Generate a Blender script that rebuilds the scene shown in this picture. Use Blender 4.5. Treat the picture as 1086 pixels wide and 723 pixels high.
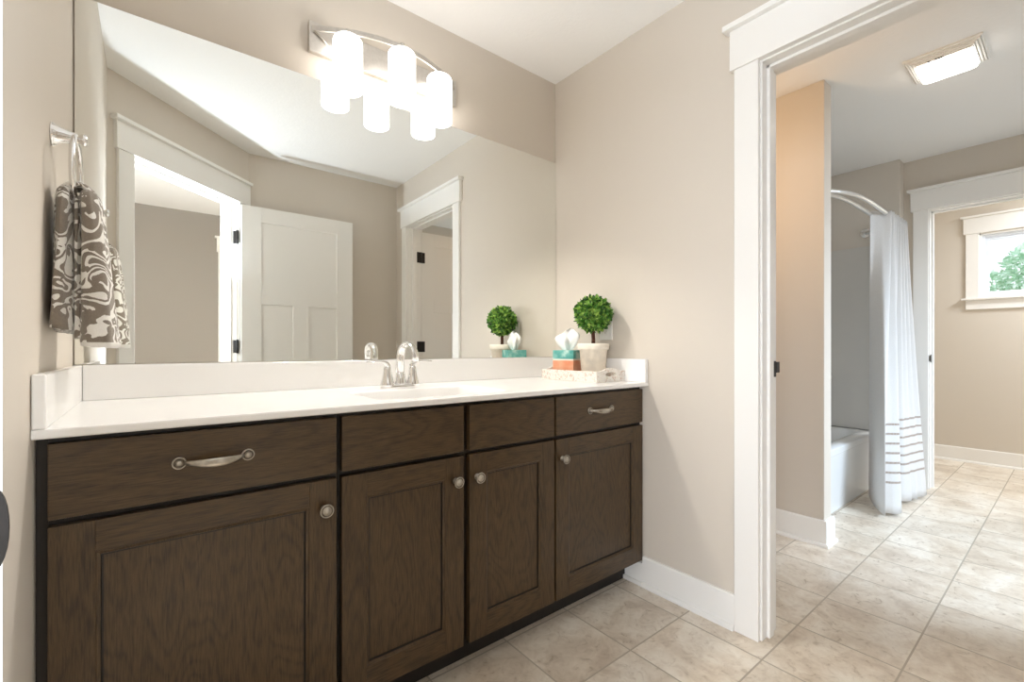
import bpy, bmesh, math, random
from mathutils import Vector, Matrix
random.seed(7)
S = bpy.context.scene
COL = S.collection
for o in list(bpy.data.objects): bpy.data.objects.remove(o)

# ------------------------------------------------------------------ camera
CAM_YAW = 51.4565           # angle of the +X axis to the right of the view direction
cam_d = bpy.data.cameras.new('camera')
cam_d.sensor_width = 36.0
cam_d.lens = 481.74 / 1086 * 36.0
cam_d.shift_x = 0.0
cam_d.shift_y = (369.03 - 361.5) / 1086.0
cam_d.clip_start = 0.01
cam = bpy.data.objects.new('camera', cam_d)
COL.objects.link(cam)
cam.location = (0.0, -1.7496, 1.0355)
cam.rotation_euler = (math.radians(90), 0, math.radians(CAM_YAW - 90))
S.camera = cam

# ------------------------------------------------------------------ world and lights
W = bpy.data.worlds.new('sky'); S.world = W; W.use_nodes = True
bg = W.node_tree.nodes['Background']
bg.inputs[0].default_value = (0.86, 0.93, 1.0, 1)
bg.inputs[1].default_value = 0.6

def area(name, loc, direction, sx, sy, power, color):
    l = bpy.data.lights.new(name, 'AREA'); l.shape = 'RECTANGLE'; l.size = sx; l.size_y = sy
    l.energy = power; l.color = color
    o = bpy.data.objects.new(name, l); COL.objects.link(o)
    o.location = loc
    o.rotation_euler = Vector(direction).to_track_quat('-Z', 'Y').to_euler()
    return o
# daylight by the openings outside the view, plus two added fill lamps
dl = area('daylight_bathroom_window', (3.2, -2.99, 1.45), (0, 1, -0.75), 1.4, 1.1, 12, (0.66, 0.82, 1.0)); dl.data.spread = math.radians(115)
area('closet_fill_light', (5.2, -2.2, 2.40), (0, 0, -1), 0.35, 0.35, 14, (0.88, 0.94, 1.0))  # added lamp, unseen, to brighten the small window room
hl = area('daylight_hall_window', (-2.45, -2.9, 1.4), (1, 0.50, -0.12), 1.25, 1.25, 8, (0.80, 0.88, 1.0)); hl.data.spread = math.radians(85)
h2 = area('hall_doorway_fill', (1.15, -3.25, 1.25), (-0.58, 0.82, -0.05), 0.7, 1.3, 24, (0.90, 0.95, 1.0)); h2.data.spread = math.radians(85)  # added fill lamp shining through the doorway, no window here
# added fill lamp under the hall ceiling
area('hall_fill_light', (-1.5, -3.0, 2.41), (0, 0, -1), 0.35, 0.35, 5, (1.0, 0.9, 0.78))
# warm fixture on the far side of the right wall, out of view
area('bathroom_sconce_light', (1.87, -0.50, 1.95), (1, -0.05, 0.05), 0.30, 0.10, 1.8, (1.0, 0.66, 0.38))
# light bounced upward from beside the tripod in the doorway
sp = bpy.data.lights.new('flash', 'SPOT'); sp.energy = 21; sp.color = (0.78, 0.88, 1.0)
sp.spot_size = math.radians(140); sp.spot_blend = 0.25; sp.shadow_soft_size = 0.035
spo = bpy.data.objects.new('flash', sp); COL.objects.link(spo)
spo.location = (0.06, -1.86, 1.35); spo.rotation_euler = (math.radians(180), 0, 0)

S.view_settings.view_transform = 'Standard'
S.view_settings.look = 'None'
S.view_settings.gamma = 1.0
S.view_settings.use_curve_mapping = False
S.view_settings.exposure = 1.52
cy = S.cycles
cy.use_denoising = True
cy.max_bounces = 12; cy.diffuse_bounces = 8; cy.glossy_bounces = 8; cy.transparent_max_bounces = 16
cy.sample_clamp_indirect = 8.0
cy.blur_glossy = 0.3

SHADE_EMIT = 2.2
BULB_POWER = 5.3
LENS_EMIT = 2.6

# ------------------------------------------------------------------ materials
def sr(r, g, b):
    f = lambda c: (c / 255 / 12.92) if c / 255 <= 0.04045 else ((c / 255 + 0.055) / 1.055) ** 2.4
    return (f(r), f(g), f(b), 1)
class NT:
    def __init__(s, name):
        s.m = bpy.data.materials.new(name); s.m.use_nodes = True
        s.t = s.m.node_tree; s.b = s.t.nodes['Principled BSDF']
        s.out = s.t.nodes['Material Output']
    def n(s, typ, **kw):
        nd = s.t.nodes.new(typ)
        for k, v in kw.items():
            if k.startswith('i_'):
                key = k[2:].replace('_', ' ')
                nd.inputs[key].default_value = v
            else: setattr(nd, k, v)
        return nd
    def l(s, a, b): s.t.links.new(a, b)
    def math(s, op, a, b=None, c=None):
        nd = s.n('ShaderNodeMath', operation=op)
        for i, x in enumerate((a, b, c)):
            if x is None: continue
            if isinstance(x, (int, float)): nd.inputs[i].default_value = x
            else: s.l(x, nd.inputs[i])
        return nd.outputs[0]
    def ramp(s, fac, stops, interp='LINEAR'):
        nd = s.n('ShaderNodeValToRGB'); r = nd.color_ramp; r.interpolation = interp
        while len(r.elements) < len(stops): r.elements.new(0.5)
        for e, (p, c) in zip(r.elements, stops): e.position = p; e.color = c if len(c) == 4 else (*c, 1)
        s.l(fac, nd.inputs[0]); return nd.outputs[0]
    def noise(s, vec, scale, detail=3, rough=0.5, dist=0.0):
        nd = s.n('ShaderNodeTexNoise'); nd.inputs['Scale'].default_value = scale
        nd.inputs['Detail'].default_value = detail; nd.inputs['Roughness'].default_value = rough
        nd.inputs['Distortion'].default_value = dist
        if vec is not None: s.l(vec, nd.inputs['Vector'])
        return nd.outputs['Fac']
    def pos(s, scale=(1, 1, 1)):
        g = s.n('ShaderNodeTexCoord'); mp = s.n('ShaderNodeMapping'); mp.inputs['Scale'].default_value = scale
        s.l(g.outputs['Object'], mp.inputs['Vector']); return mp.outputs[0]
    def bump(s, h, strength=0.2, dist=0.002):
        nd = s.n('ShaderNodeBump'); nd.inputs['Strength'].default_value = strength
        nd.inputs['Distance'].default_value = dist; s.l(h, nd.inputs['Height'])
        s.l(nd.outputs[0], s.b.inputs['Normal'])
    def mix(s, fac, a, b, mode='MIX'):
        nd = s.n('ShaderNodeMix', data_type='RGBA', blend_type=mode)
        for i, x in ((0, fac), (6, a), (7, b)):
            if isinstance(x, (int, float, tuple)): nd.inputs[i].default_value = x
            else: s.l(x, nd.inputs[i])
        return nd.outputs[2]

def simple(name, col, rough=0.5, metal=0.0, bump=None, spec=None, coat=None, var=None):
    k = NT(name); k.b.inputs['Base Color'].default_value = col
    k.b.inputs['Roughness'].default_value = rough; k.b.inputs['Metallic'].default_value = metal
    if spec is not None: k.b.inputs['Specular IOR Level'].default_value = spec
    if coat: k.b.inputs['Coat Weight'].default_value = coat
    if var:
        n = k.noise(k.pos(), var[0], 4)
        a = tuple(c * (1 - var[1]) for c in col[:3]) + (1,); b = tuple(min(1, c * (1 + var[1])) for c in col[:3]) + (1,)
        k.l(k.ramp(n, [(0.3, a), (0.7, b)]), k.b.inputs['Base Color'])
    if bump:
        k.bump(k.noise(k.pos(), bump[0], 3), bump[1], bump[2])
    return k.m

M = {}
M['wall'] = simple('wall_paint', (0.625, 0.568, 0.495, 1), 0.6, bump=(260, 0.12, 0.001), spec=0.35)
M['wall_hall'] = simple('hall_wall_dimmed', (0.31, 0.28, 0.25, 1), 0.6, bump=(260, 0.12, 0.001), spec=0.35)  # wall paint darkened, the hall's dimness is put into the colour
M['ceiling'] = simple('ceiling_paint', (0.84, 0.83, 0.81, 1), 0.9, bump=(60, 0.35, 0.003), spec=0.2)
M['trim'] = simple('white_trim_paint', (0.84, 0.825, 0.795, 1), 0.32, bump=(40, 0.03, 0.001))
M['door'] = simple('white_door_paint', (0.80, 0.785, 0.75, 1), 0.38, bump=(60, 0.04, 0.001))
M['counter'] = simple('cultured_marble_white', (0.86, 0.85, 0.835, 1), 0.14, var=(3, 0.02))
M['chrome'] = simple('polished_chrome', (0.82, 0.81, 0.80, 1), 0.07, 1.0, var=(30, 0.03))
M['nickel'] = simple('satin_nickel', (0.46, 0.425, 0.37, 1), 0.30, 1.0, var=(120, 0.12))
M['plate'] = simple('fixture_nickel', (0.60, 0.57, 0.53, 1), 0.42, 1.0, var=(90, 0.05))
M['black'] = simple('oil_rubbed_bronze', (0.015, 0.013, 0.012, 1), 0.42, 0.3, var=(80, 0.3))
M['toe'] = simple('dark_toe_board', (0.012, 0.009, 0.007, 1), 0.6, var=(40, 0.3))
M['tub'] = simple('white_acrylic', (0.80, 0.80, 0.79, 1), 0.16, var=(4, 0.02))
M['surround'] = simple('satin_fibreglass', (0.60, 0.575, 0.53, 1), 0.3, var=(4, 0.02))
M['plastic'] = simple('white_plastic', (0.78, 0.76, 0.72, 1), 0.35, var=(60, 0.02))
M['grille'] = simple('fan_grille_plastic', (0.86, 0.84, 0.80, 1), 0.4, var=(60, 0.03))
M['vinyl'] = simple('window_vinyl', (0.72, 0.76, 0.82, 1), 0.3, var=(20, 0.03))
M['pot'] = simple('whitewashed_clay', (0.82, 0.76, 0.66, 1), 0.8, bump=(140, 0.3, 0.002), var=(30, 0.10))
M['bark'] = simple('stem_bark', (0.10, 0.035, 0.018, 1), 0.8, bump=(200, 0.5, 0.002), var=(90, 0.4))
M['moss'] = simple('moss_fill', (0.16, 0.12, 0.06, 1), 0.95, bump=(200, 0.6, 0.004), var=(120, 0.4))
M['tissue'] = simple('tissue_paper', (0.85, 0.84, 0.82, 1), 0.9, bump=(90, 0.2, 0.001))
M['dark'] = simple('dark_slot', (0.02, 0.018, 0.016, 1), 0.6, var=(60, 0.2))
M['grass'] = simple('lawn', (0.10, 0.22, 0.05, 1), 0.9, var=(3, 0.3))

# mirror
k = NT('silvered_mirror'); k.b.inputs['Base Color'].default_value = (0.90, 0.915, 0.89, 1)
k.b.inputs['Metallic'].default_value = 1; k.b.inputs['Roughness'].default_value = 0.0; M['mirror'] = k.m
M['mirror_edge'] = simple('mirror_edge', (0.16, 0.14, 0.11, 1), 0.4, 0.3, var=(200, 0.3))

# emissive glass
def emis(name, col, st):
    k = NT(name); e = k.n('ShaderNodeEmission'); e.inputs[0].default_value = col; e.inputs[1].default_value = st
    k.l(e.outputs[0], k.out.inputs[0]); return k.m
M['shade'] = emis('lit_opal_glass', (1.0, 0.96, 0.92, 1), SHADE_EMIT)
M['lens'] = emis('lit_fan_lens', (1.0, 0.94, 0.85, 1), LENS_EMIT)

# window pane
k = NT('window_glass'); tr = k.n('ShaderNodeBsdfTransparent'); gl = k.n('ShaderNodeBsdfGlossy'); gl.inputs['Roughness'].default_value = 0.0
mx = k.n('ShaderNodeMixShader'); mx.inputs[0].default_value = 0.06
k.l(tr.outputs[0], mx.inputs[1]); k.l(gl.outputs[0], mx.inputs[2]); k.l(mx.outputs[0], k.out.inputs[0]); M['glass'] = k.m

# floor tile: square grid of 302 mm stone-look tiles
k = NT('travertine_tile')
tc = k.n('ShaderNodeTexCoord'); sx = k.n('ShaderNodeSeparateXYZ'); k.l(tc.outputs['Object'], sx.inputs[0])
PITCH = 0.3020
def cell(sock, off):
    u = k.math('DIVIDE', k.math('SUBTRACT', sock, off), PITCH)
    fl = k.math('FLOOR', u); fr = k.math('SUBTRACT', u, fl)
    d = k.math('MINIMUM', fr, k.math('SUBTRACT', 1.0, fr))
    return fl, d
fx, dx = cell(sx.outputs[0], 0.986); fy, dy = cell(sx.outputs[1], -0.4825)
dmin = k.math('MINIMUM', dx, dy)
grout = k.math('LESS_THAN', dmin, 0.0095)
cmb = k.n('ShaderNodeCombineXYZ'); k.l(fx, cmb.inputs[0]); k.l(fy, cmb.inputs[1])
wn = k.n('ShaderNodeTexWhiteNoise', noise_dimensions='3D'); k.l(cmb.outputs[0], wn.inputs['Vector'])
off = k.n('ShaderNodeVectorMath', operation='SCALE'); k.l(wn.outputs['Color'], off.inputs[0]); off.inputs['Scale'].default_value = 9.0
ad = k.n('ShaderNodeVectorMath', operation='ADD'); k.l(tc.outputs['Object'], ad.inputs[0]); k.l(off.outputs[0], ad.inputs[1])
n1 = k.noise(ad.outputs[0], 5.5, 8, 0.62, 0.6); n2 = k.noise(ad.outputs[0], 24, 6, 0.65, 1.5)
c1 = k.ramp(n1, [(0.30, (0.52, 0.43, 0.34)), (0.48, (0.68, 0.60, 0.50)), (0.62, (0.78, 0.72, 0.63)), (0.75, (0.64, 0.56, 0.47))])
c2 = k.ramp(n2, [(0.35, (0.70, 0.65, 0.60)), (0.5, (0.93, 0.92, 0.90)), (0.62, (1, 1, 1))])
cm = k.mix(0.55, c1, c2, 'MULTIPLY')
hsv = k.n('ShaderNodeHueSaturation'); k.l(cm, hsv.inputs['Color'])
k.l(k.math('ADD', k.math('MULTIPLY', wn.outputs['Value'], 0.12), 0.97), hsv.inputs['Value'])
cg = k.mix(grout, hsv.outputs[0], (0.44, 0.385, 0.31, 1))
k.l(cg, k.b.inputs['Base Color'])
k.l(k.math('ADD', k.math('MULTIPLY', grout, 0.5), k.math('ADD', k.math('MULTIPLY', n2, 0.15), 0.22)), k.b.inputs['Roughness'])
hh = k.math('ADD', k.math('MULTIPLY', k.math('MINIMUM', dmin, 0.014), 60), k.math('MULTIPLY', n2, 0.12))
k.bump(hh, 0.35, 0.0015)
M['tile'] = k.m

# stained oak: grain runs along axis ax ('x' or 'z')
def oak(name, ax, cathedral=False, light=0.84):
    k = NT(name)
    tc = k.n('ShaderNodeTexCoord'); geo = k.n('ShaderNodeNewGeometry')
    o3 = k.n('ShaderNodeCombineXYZ')
    r = geo.outputs['Random Per Island']
    k.l(k.math('MULTIPLY', r, 7.3), o3.inputs[0]); k.l(k.math('MULTIPLY', r, 3.1), o3.inputs[1]); k.l(k.math('MULTIPLY', r, 11.7), o3.inputs[2])
    ad = k.n('ShaderNodeVectorMath', operation='ADD'); k.l(tc.outputs['Object'], ad.inputs[0]); k.l(o3.outputs[0], ad.inputs[1])
    def m(s): mp = k.n('ShaderNodeMapping'); mp.inputs['Scale'].default_value = s; k.l(ad.outputs[0], mp.inputs['Vector']); return mp.outputs[0]
    al = 1.0
    st = (lambda a, c: (a, c, c)) if ax == 'x' else (lambda a, c: (c, c, a))
    pores = k.noise(m(st(24, 400)), 1.0, 3, 0.6)
    streak = k.noise(m(st(2.0, 38)), 1.0, 4, 0.55)
    big = k.noise(m(st(1.6, 6)), 1.0, 2, 0.5)
    ringf = 44 if cathedral else 26
    rings = k.math('SINE', k.math('ADD', k.math('MULTIPLY', big, ringf * 3.6), k.math('MULTIPLY', streak, 2.2)))
    rings = k.math('MULTIPLY', k.math('ADD', rings, 1.0), 0.5)
    rings = k.math('POWER', rings, 2.8)
    f = k.math('ADD', k.math('MULTIPLY', rings, 0.11), k.math('ADD', k.math('MULTIPLY', pores, 0.92), k.math('MULTIPLY', streak, 0.10)))
    L = light
    c = k.ramp(f, [(0.34, (0.104 * L, 0.063 * L, 0.026 * L)), (0.52, (0.080 * L, 0.046 * L, 0.018 * L)), (0.66, (0.050 * L, 0.028 * L, 0.011 * L)), (0.84, (0.016 * L, 0.009 * L, 0.004 * L))])
    k.l(c, k.b.inputs['Base Color']); k.b.inputs['Roughness'].default_value = 0.36
    k.b.inputs['Specular IOR Level'].default_value = 0.45
    k.bump(k.math('SUBTRACT', 1.0, f), 0.25, 0.0012)
    return k.m
M['oak_v'] = oak('stained_oak_vertical', 'z'); M['oak_h'] = oak('stained_oak_horizontal', 'x')
M['oak_p'] = oak('stained_oak_panel', 'z', True)
M['oak_shaded'] = oak('stained_oak_shaded', 'z', light=0.13)  # same oak darkened, shade behind the door gaps put into the colour
M['antique'] = simple('nickel_patina', (0.16, 0.14, 0.115, 1), 0.4, 0.9, var=(120, 0.2))

# towel: raised white scrolls on taupe terry
k = NT('scroll_terry')
p = k.pos((1, 1, 1))
warp = k.noise(p, 16, 1.0, 0.4, 0.9)
s1 = k.math('SINE', k.math('MULTIPLY', warp, 42.0))
ln = k.math('GREATER_THAN', k.math('ADD', s1, k.math('MULTIPLY', k.noise(p, 260, 2, 0.6), 0.5)), 0.42)
brk = k.math('GREATER_THAN', k.noise(p, 34, 1, 0.4), 0.40)
fz = k.noise(p, 900, 2, 0.7)
lf = k.math('MULTIPLY', ln, brk)
geo = k.n('ShaderNodeSeparateXYZ'); k.l(k.n('ShaderNodeTexCoord').outputs['Generated'], geo.inputs[0])
hem = k.math('LESS_THAN', geo.outputs[2], 0.035)
lf = k.math('MAXIMUM', lf, hem)
tau = k.ramp(fz, [(0.3, (0.17, 0.14, 0.11)), (0.7, (0.28, 0.235, 0.19))])
wht = k.ramp(fz, [(0.3, (0.72, 0.69, 0.64)), (0.7, (0.88, 0.86, 0.82))])
k.l(k.mix(lf, tau, wht), k.b.inputs['Base Color']); k.b.inputs['Roughness'].default_value = 1.0
k.b.inputs['Sheen Weight'].default_value = 0.3
k.bump(k.math('ADD', k.math('MULTIPLY', lf, 0.7), k.math('MULTIPLY', fz, 0.6)), 0.6, 0.003)
M['towel'] = k.m

# curtain: translucent white linen with brown dashed stripes low down
def cloth(name, stripes):
    k = NT(name)
    tc = k.n('ShaderNodeTexCoord'); s3 = k.n('ShaderNodeSeparateXYZ'); k.l(tc.outputs['Object'], s3.inputs[0])
    u3 = k.n('ShaderNodeSeparateXYZ'); k.l(tc.outputs['UV'], u3.inputs[0])
    weave = k.noise(k.pos((500, 500, 260)), 1.0, 2, 0.6)
    base = k.ramp(weave, [(0.3, (0.74, 0.72, 0.70)), (0.7, (0.86, 0.85, 0.835))])
    if stripes:
        z = s3.outputs[2]; q = k.math('DIVIDE', k.math('SUBTRACT', z, 0.174), 0.0585)
        fr = k.math('SUBTRACT', q, k.math('FLOOR', q))
        a = k.math('LESS_THAN', k.math('ABSOLUTE', k.math('SUBTRACT', fr, 0.5)), 0.11)
        b = k.math('MULTIPLY', k.math('GREATER_THAN', q, 0.0), k.math('LESS_THAN', q, 7.0))
        dash = k.math('GREATER_THAN', k.math('SINE', k.math('MULTIPLY', u3.outputs[0], 900.0)), -0.75)
        f = k.math('MULTIPLY', k.math('MULTIPLY', k.math('MULTIPLY', a, b), dash), k.math('GREATER_THAN', u3.outputs[0], 0.165))
        base = k.mix(f, base, (0.36, 0.27, 0.21, 1))
    k.l(base, k.b.inputs['Base Color']); k.b.inputs['Roughness'].default_value = 0.85
    k.bump(weave, 0.25, 0.001)
    t = k.n('ShaderNodeBsdfTranslucent'); k.l(base, t.inputs[0])
    mx = k.n('ShaderNodeMixShader'); mx.inputs[0].default_value = 0.28
    k.l(k.b.outputs[0], mx.inputs[1]); k.l(t.outputs[0], mx.inputs[2]); k.l(mx.outputs[0], k.out.inputs[0])
    return k.m
M['curtain'] = cloth('striped_linen', True); M['liner'] = cloth('plain_liner', False)

# leaves
def leafmat(name, a, b, c):
    k = NT(name); g = k.n('ShaderNodeNewGeometry')
    k.l(k.ramp(g.outputs['Random Per Island'], [(0.0, a), (0.5, b), (1.0, c)]), k.b.inputs['Base Color'])
    k.b.inputs['Roughness'].default_value = 0.42; return k.m
M['leaf'] = leafmat('boxwood_leaf', (0.012, 0.055, 0.008), (0.08, 0.26, 0.028), (0.42, 0.62, 0.12))
M['tree'] = leafmat('tree_leaf', (0.45, 0.68, 0.50), (0.66, 0.86, 0.70), (0.88, 0.95, 0.88))

# tissue box: teal over coral watercolour bands
k = NT('tissue_box_print'); tc = k.n('ShaderNodeTexCoord'); s3 = k.n('ShaderNodeSeparateXYZ'); k.l(tc.outputs['Object'], s3.inputs[0])
nz = k.noise(k.pos(), 22, 4)
teal = k.ramp(nz, [(0.35, (0.05, 0.30, 0.26)), (0.5, (0.16, 0.44, 0.40)), (0.68, (0.62, 0.74, 0.68))])
cor = k.ramp(nz, [(0.3, (0.72, 0.26, 0.13)), (0.7, (0.78, 0.44, 0.28))])
up = k.math('GREATER_THAN', k.math('ADD', s3.outputs[2], k.math('MULTIPLY', nz, 0.004)), 0.984)
mid = k.math('LESS_THAN', k.math('ABSOLUTE', k.math('SUBTRACT', s3.outputs[2], 0.981)), 0.0035)
k.l(k.mix(mid, k.mix(up, cor, teal), (0.72, 0.70, 0.62, 1)), k.b.inputs['Base Color']); k.b.inputs['Roughness'].default_value = 0.5
M['tbox'] = k.m
# tray: chalky white over pinkish wood, rubbed
k = NT('distressed_white_tray'); nz = k.noise(k.pos((1, 1, 1)), 75, 5, 0.7, 1.0)
k.l(k.ramp(nz, [(0.36, (0.50, 0.33, 0.24)), (0.44, (0.70, 0.62, 0.54)), (0.52, (0.80, 0.78, 0.73)), (0.66, (0.74, 0.66, 0.58)), (0.74, (0.80, 0.78, 0.73))]), k.b.inputs['Base Color'])
k.b.inputs['Roughness'].default_value = 0.8; k.bump(nz, 0.5, 0.003); M['tray'] = k.m

# ------------------------------------------------------------------ mesh helpers
class MB:
    def __init__(s): s.bm = bmesh.new(); s.mats = []; s.uv = None
    def mi(s, m):
        if m not in s.mats: s.mats.append(m)
        return s.mats.index(m)
    def faces(s, fs, m, smooth=False):
        i = s.mi(m)
        for f in fs: f.material_index = i; f.smooth = smooth
    def box(s, x0, x1, y0, y1, z0, z1, m, bev=0.0, seg=2):
        r = bmesh.ops.create_cube(s.bm, size=1.0)
        vs = r['verts']
        for v in vs:
            v.co = Vector((x0 + (v.co.x + .5) * (x1 - x0), y0 + (v.co.y + .5) * (y1 - y0), z0 + (v.co.z + .5) * (z1 - z0)))
        fs = set(f for v in vs for f in v.link_faces)
        s.faces(fs, m)
        if bev > 0:
            es = list(set(e for v in vs for e in v.link_edges))
            rr = bmesh.ops.bevel(s.bm, geom=es, offset=bev, segments=seg, affect='EDGES', profile=0.5)
            s.faces(rr['faces'], m, False)
        return vs
    def loft(s, loops, m, closed=True, cap0=False, cap1=False, smooth=True):
        L = [[s.bm.verts.new(p) for p in lp] for lp in loops]
        fs = []
        n = len(L[0])
        for a, b in zip(L, L[1:]):
            for i in range(n if closed else n - 1):
                j = (i + 1) % n
                try: fs.append(s.bm.faces.new((a[i], a[j], b[j], b[i])))
                except ValueError: pass
        if cap0: fs.append(s.bm.faces.new(L[0][::-1]))
        if cap1: fs.append(s.bm.faces.new(L[-1]))
        s.faces(fs, m, smooth)
        return L
    def lathe(s, prof, c, m, n=32, axis='z', cap=True, smooth=True):
        loops = []
        for r, h in prof:
            lp = []
            for i in range(n):
                a = 2 * math.pi * i / n
                if axis == 'z': p = (c[0] + r * math.cos(a), c[1] + r * math.sin(a), c[2] + h)
                elif axis == 'y': p = (c[0] + r * math.cos(a), c[1] + h, c[2] + r * math.sin(a))
                else: p = (c[0] + h, c[1] + r * math.cos(a), c[2] + r * math.sin(a))
                lp.append(p)
            loops.append(lp)
        s.loft(loops, m, True, cap, cap, smooth)
    def tube(s, pts, rad, m, n=12, closed=False, flat=1.0, cap=True, up=(0, 0, 1)):
        pts = [Vector(p) for p in pts]
        if not hasattr(rad, '__len__'): rad = [rad] * len(pts)
        loops = []; N = len(pts)
        prev = None
        for i, p in enumerate(pts):
            if closed: t = pts[(i + 1) % N] - pts[i - 1]
            else: t = pts[min(i + 1, N - 1)] - pts[max(i - 1, 0)]
            t.normalize()
            u = Vector(up) if prev is None else prev
            u = u - t * u.dot(t)
            if u.length < 1e-4: u = Vector((1, 0, 0)) - t * t.x
            u.normalize(); prev = u; w = t.cross(u)
            r = rad[i]; ra, rb = (r if isinstance(r, tuple) else (r, r * flat))
            loops.append([p + w * (ra * math.cos(2 * math.pi * k / n)) + u * (rb * math.sin(2 * math.pi * k / n)) for k in range(n)])
        if closed: loops.append(loops[0])
        s.loft(loops, m, True, cap and not closed, cap and not closed)
    def prism(s, poly, z0, z1, m, smooth=False):
        s.loft([[(x, y, z0) for x, y in poly], [(x, y, z1) for x, y in poly]], m, True, True, True, smooth)
    def build(s, name, parent=None, bevel=0.0, loc=None, mat=None, recalc=True, weld=False):
        if weld: bmesh.ops.remove_doubles(s.bm, verts=s.bm.verts, dist=1e-5)
        if recalc: bmesh.ops.recalc_face_normals(s.bm, faces=s.bm.faces)
        me = bpy.data.meshes.new(name); s.bm.to_mesh(me); s.bm.free()
        for m in s.mats: me.materials.append(M[m])
        o = bpy.data.objects.new(name, me); COL.objects.link(o)
        if parent is not None: o.parent = parent
        if mat is not None: o.matrix_local = mat
        if bevel > 0:
            b = o.modifiers.new('bevel', 'BEVEL'); b.width = bevel; b.segments = 2; b.limit_method = 'ANGLE'; b.angle_limit = math.radians(40)
        return o
def struct(o): o['kind'] = 'structure'; return o
def tag(o, label, cat, group=None):
    o['label'] = label; o['category'] = cat
    if group: o['group'] = group
    return o
def empty(name, loc=(0, 0, 0), label=None, cat=None, group=None):
    o = bpy.data.objects.new(name, None); COL.objects.link(o); o.location = loc; o.empty_display_size = 0.05
    if label: tag(o, label, cat, group)
    return o
def frame_mat(p, u):        # local x along u, local y = room-side normal, z up
    u = Vector((u[0], u[1], 0)).normalized(); n = Vector((-u.y, u.x, 0))
    return Matrix(((u.x, n.x, 0, p[0]), (u.y, n.y, 0, p[1]), (0, 0, 1, 0), (0, 0, 0, 1)))

# ------------------------------------------------------------------ dimensions
L, R, H = -0.168, 1.690, 2.44
T = 0.115
P1 = Vector((-0.168, -1.301, 0)); P2 = Vector((0.556, -2.01, 0))
U = (P2 - P1).normalized()
ANG = frame_mat(P1, U)        # local y = into the bathroom
YB = -2.01                    # back wall face
RW = R + T                    # second bathroom's side of the right wall
SX0, SX1 = 2.755, 2.860       # stub wall
AX = 4.362                    # alcove end wall face
WX, WX2 = 4.480, 4.600        # wall with the third opening
FX = 5.80                     # far wall
YS = -2.90                    # bathroom beyond: wall out of view at its -y side
HY = -3.97                    # hall far wall
HX = -2.40

# ------------------------------------------------------------------ shell
b = MB(); b.box(-2.6, 6.0, -4.1, 0.12, -0.10, 0.0, 'tile'); struct(b.build('floor'))
b = MB(); b.box(-2.6, 6.0, -4.1, 0.12, H, H + 0.1, 'ceiling'); struct(b.build('ceiling'))
b = MB(); b.box(L - T, 4.9, 0.0, 0.115, 0, H, 'wall'); struct(b.build('wall_mirror'))
b = MB(); b.box(L - T, L, -1.301 , -0.0, 0, H, 'wall'); struct(b.build('wall_left'))
# angled wall around the entry opening
SJ0, SJ1 = 0.1355, 0.898
b = MB(); WL = (P2 - P1).length
b.box(-0.05, SJ0 - 0.019, -T, 0, 0, H, 'wall'); b.box(SJ1 + 0.019, WL + 0.045, -T, 0, 0, H, 'wall'); b.box(SJ0 - 0.019, SJ1 + 0.019, -T, 0, 2.064, H, 'wall')
struct(b.build('wall_angled', mat=ANG))
b = MB(); b.box(0.556, R, YB - T, YB, 0, H, 'wall'); struct(b.build('wall_back'))
# right wall with opening
D2A, D2B = -1.046, -1.777
b = MB()
b.box(R, RW, D2A + 0.019, 0, 0, H, 'wall'); b.box(R, RW, YS - 0.0, D2B - 0.019, 0, H, 'wall'); b.box(R, RW, D2B - 0.019, D2A + 0.019, 2.064, H, 'wall')
struct(b.build('wall_right'))
b = MB(); b.box(SX0, SX1, -0.910, 0, 0, H, 'wall'); struct(b.build('wall_stub', bevel=0.003))
b = MB(); b.box(AX, WX2, -0.905, 0, 0, H, 'wall'); struct(b.build('wall_alcove_end', bevel=0.003))
D3A, D3B = -1.052, -1.80
b = MB()
b.box(WX, WX2, D3A + 0.019, -0.905, 0, H, 'wall'); b.box(WX, WX2, YS, D3B - 0.019, 0, H, 'wall'); b.box(WX, WX2, D3B - 0.019, D3A + 0.019, 2.064, H, 'wall')
struct(b.build('wall_partition'))
# far wall with window opening
WY0, WY1, WZ0, WZ1 = -1.176, -1.78, 1.482, 2.056
b = MB()
b.box(FX, FX + T, WY0, 0.0, 0, H, 'wall'); b.box(FX, FX + T, YS, WY1, 0, H, 'wall')
b.box(FX, FX + T, WY1, WY0, 0, WZ0, 'wall'); b.box(FX, FX + T, WY1, WY0, WZ1, H, 'wall')
struct(b.build('wall_far'))
b = MB(); b.box(WX2, FX, -0.42, -0.30, 0, H, 'wall'); struct(b.build('wall_closet_side'))
b = MB()
b.box(WX2, FX + T, YS - T, YS, 0, H, 'wall'); b.box(R, 2.45, YS - T, YS, 0, H, 'wall'); b.box(3.95, WX2, YS - T, YS, 0, H, 'wall')
b.box(2.45, 3.95, YS - T, YS, 0, 0.80, 'wall'); b.box(2.45, 3.95, YS - T, YS, 2.1, H, 'wall')
struct(b.build('wall_bathroom_side'))
# hall
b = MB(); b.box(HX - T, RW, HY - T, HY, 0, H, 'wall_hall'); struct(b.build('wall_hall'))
b = MB(); b.box(R, RW, HY, YS - T, 0, H, 'wall'); struct(b.build('wall_hall_end'))
b = MB(); b.box(HX, L - T, -1.301, -1.301 + T, 0, H, 'wall'); struct(b.build('wall_hall_side'))
b = MB()
b.box(HX - T, HX, -2.25, -1.301 + T, 0, H, 'wall'); b.box(HX - T, HX, HY, -3.55, 0, H, 'wall')
b.box(HX - T, HX, -3.55, -2.25, 0, 0.75, 'wall'); b.box(HX - T, HX, -3.55, -2.25, 2.05, H, 'wall')
struct(b.build('wall_hall_window'))

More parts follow.
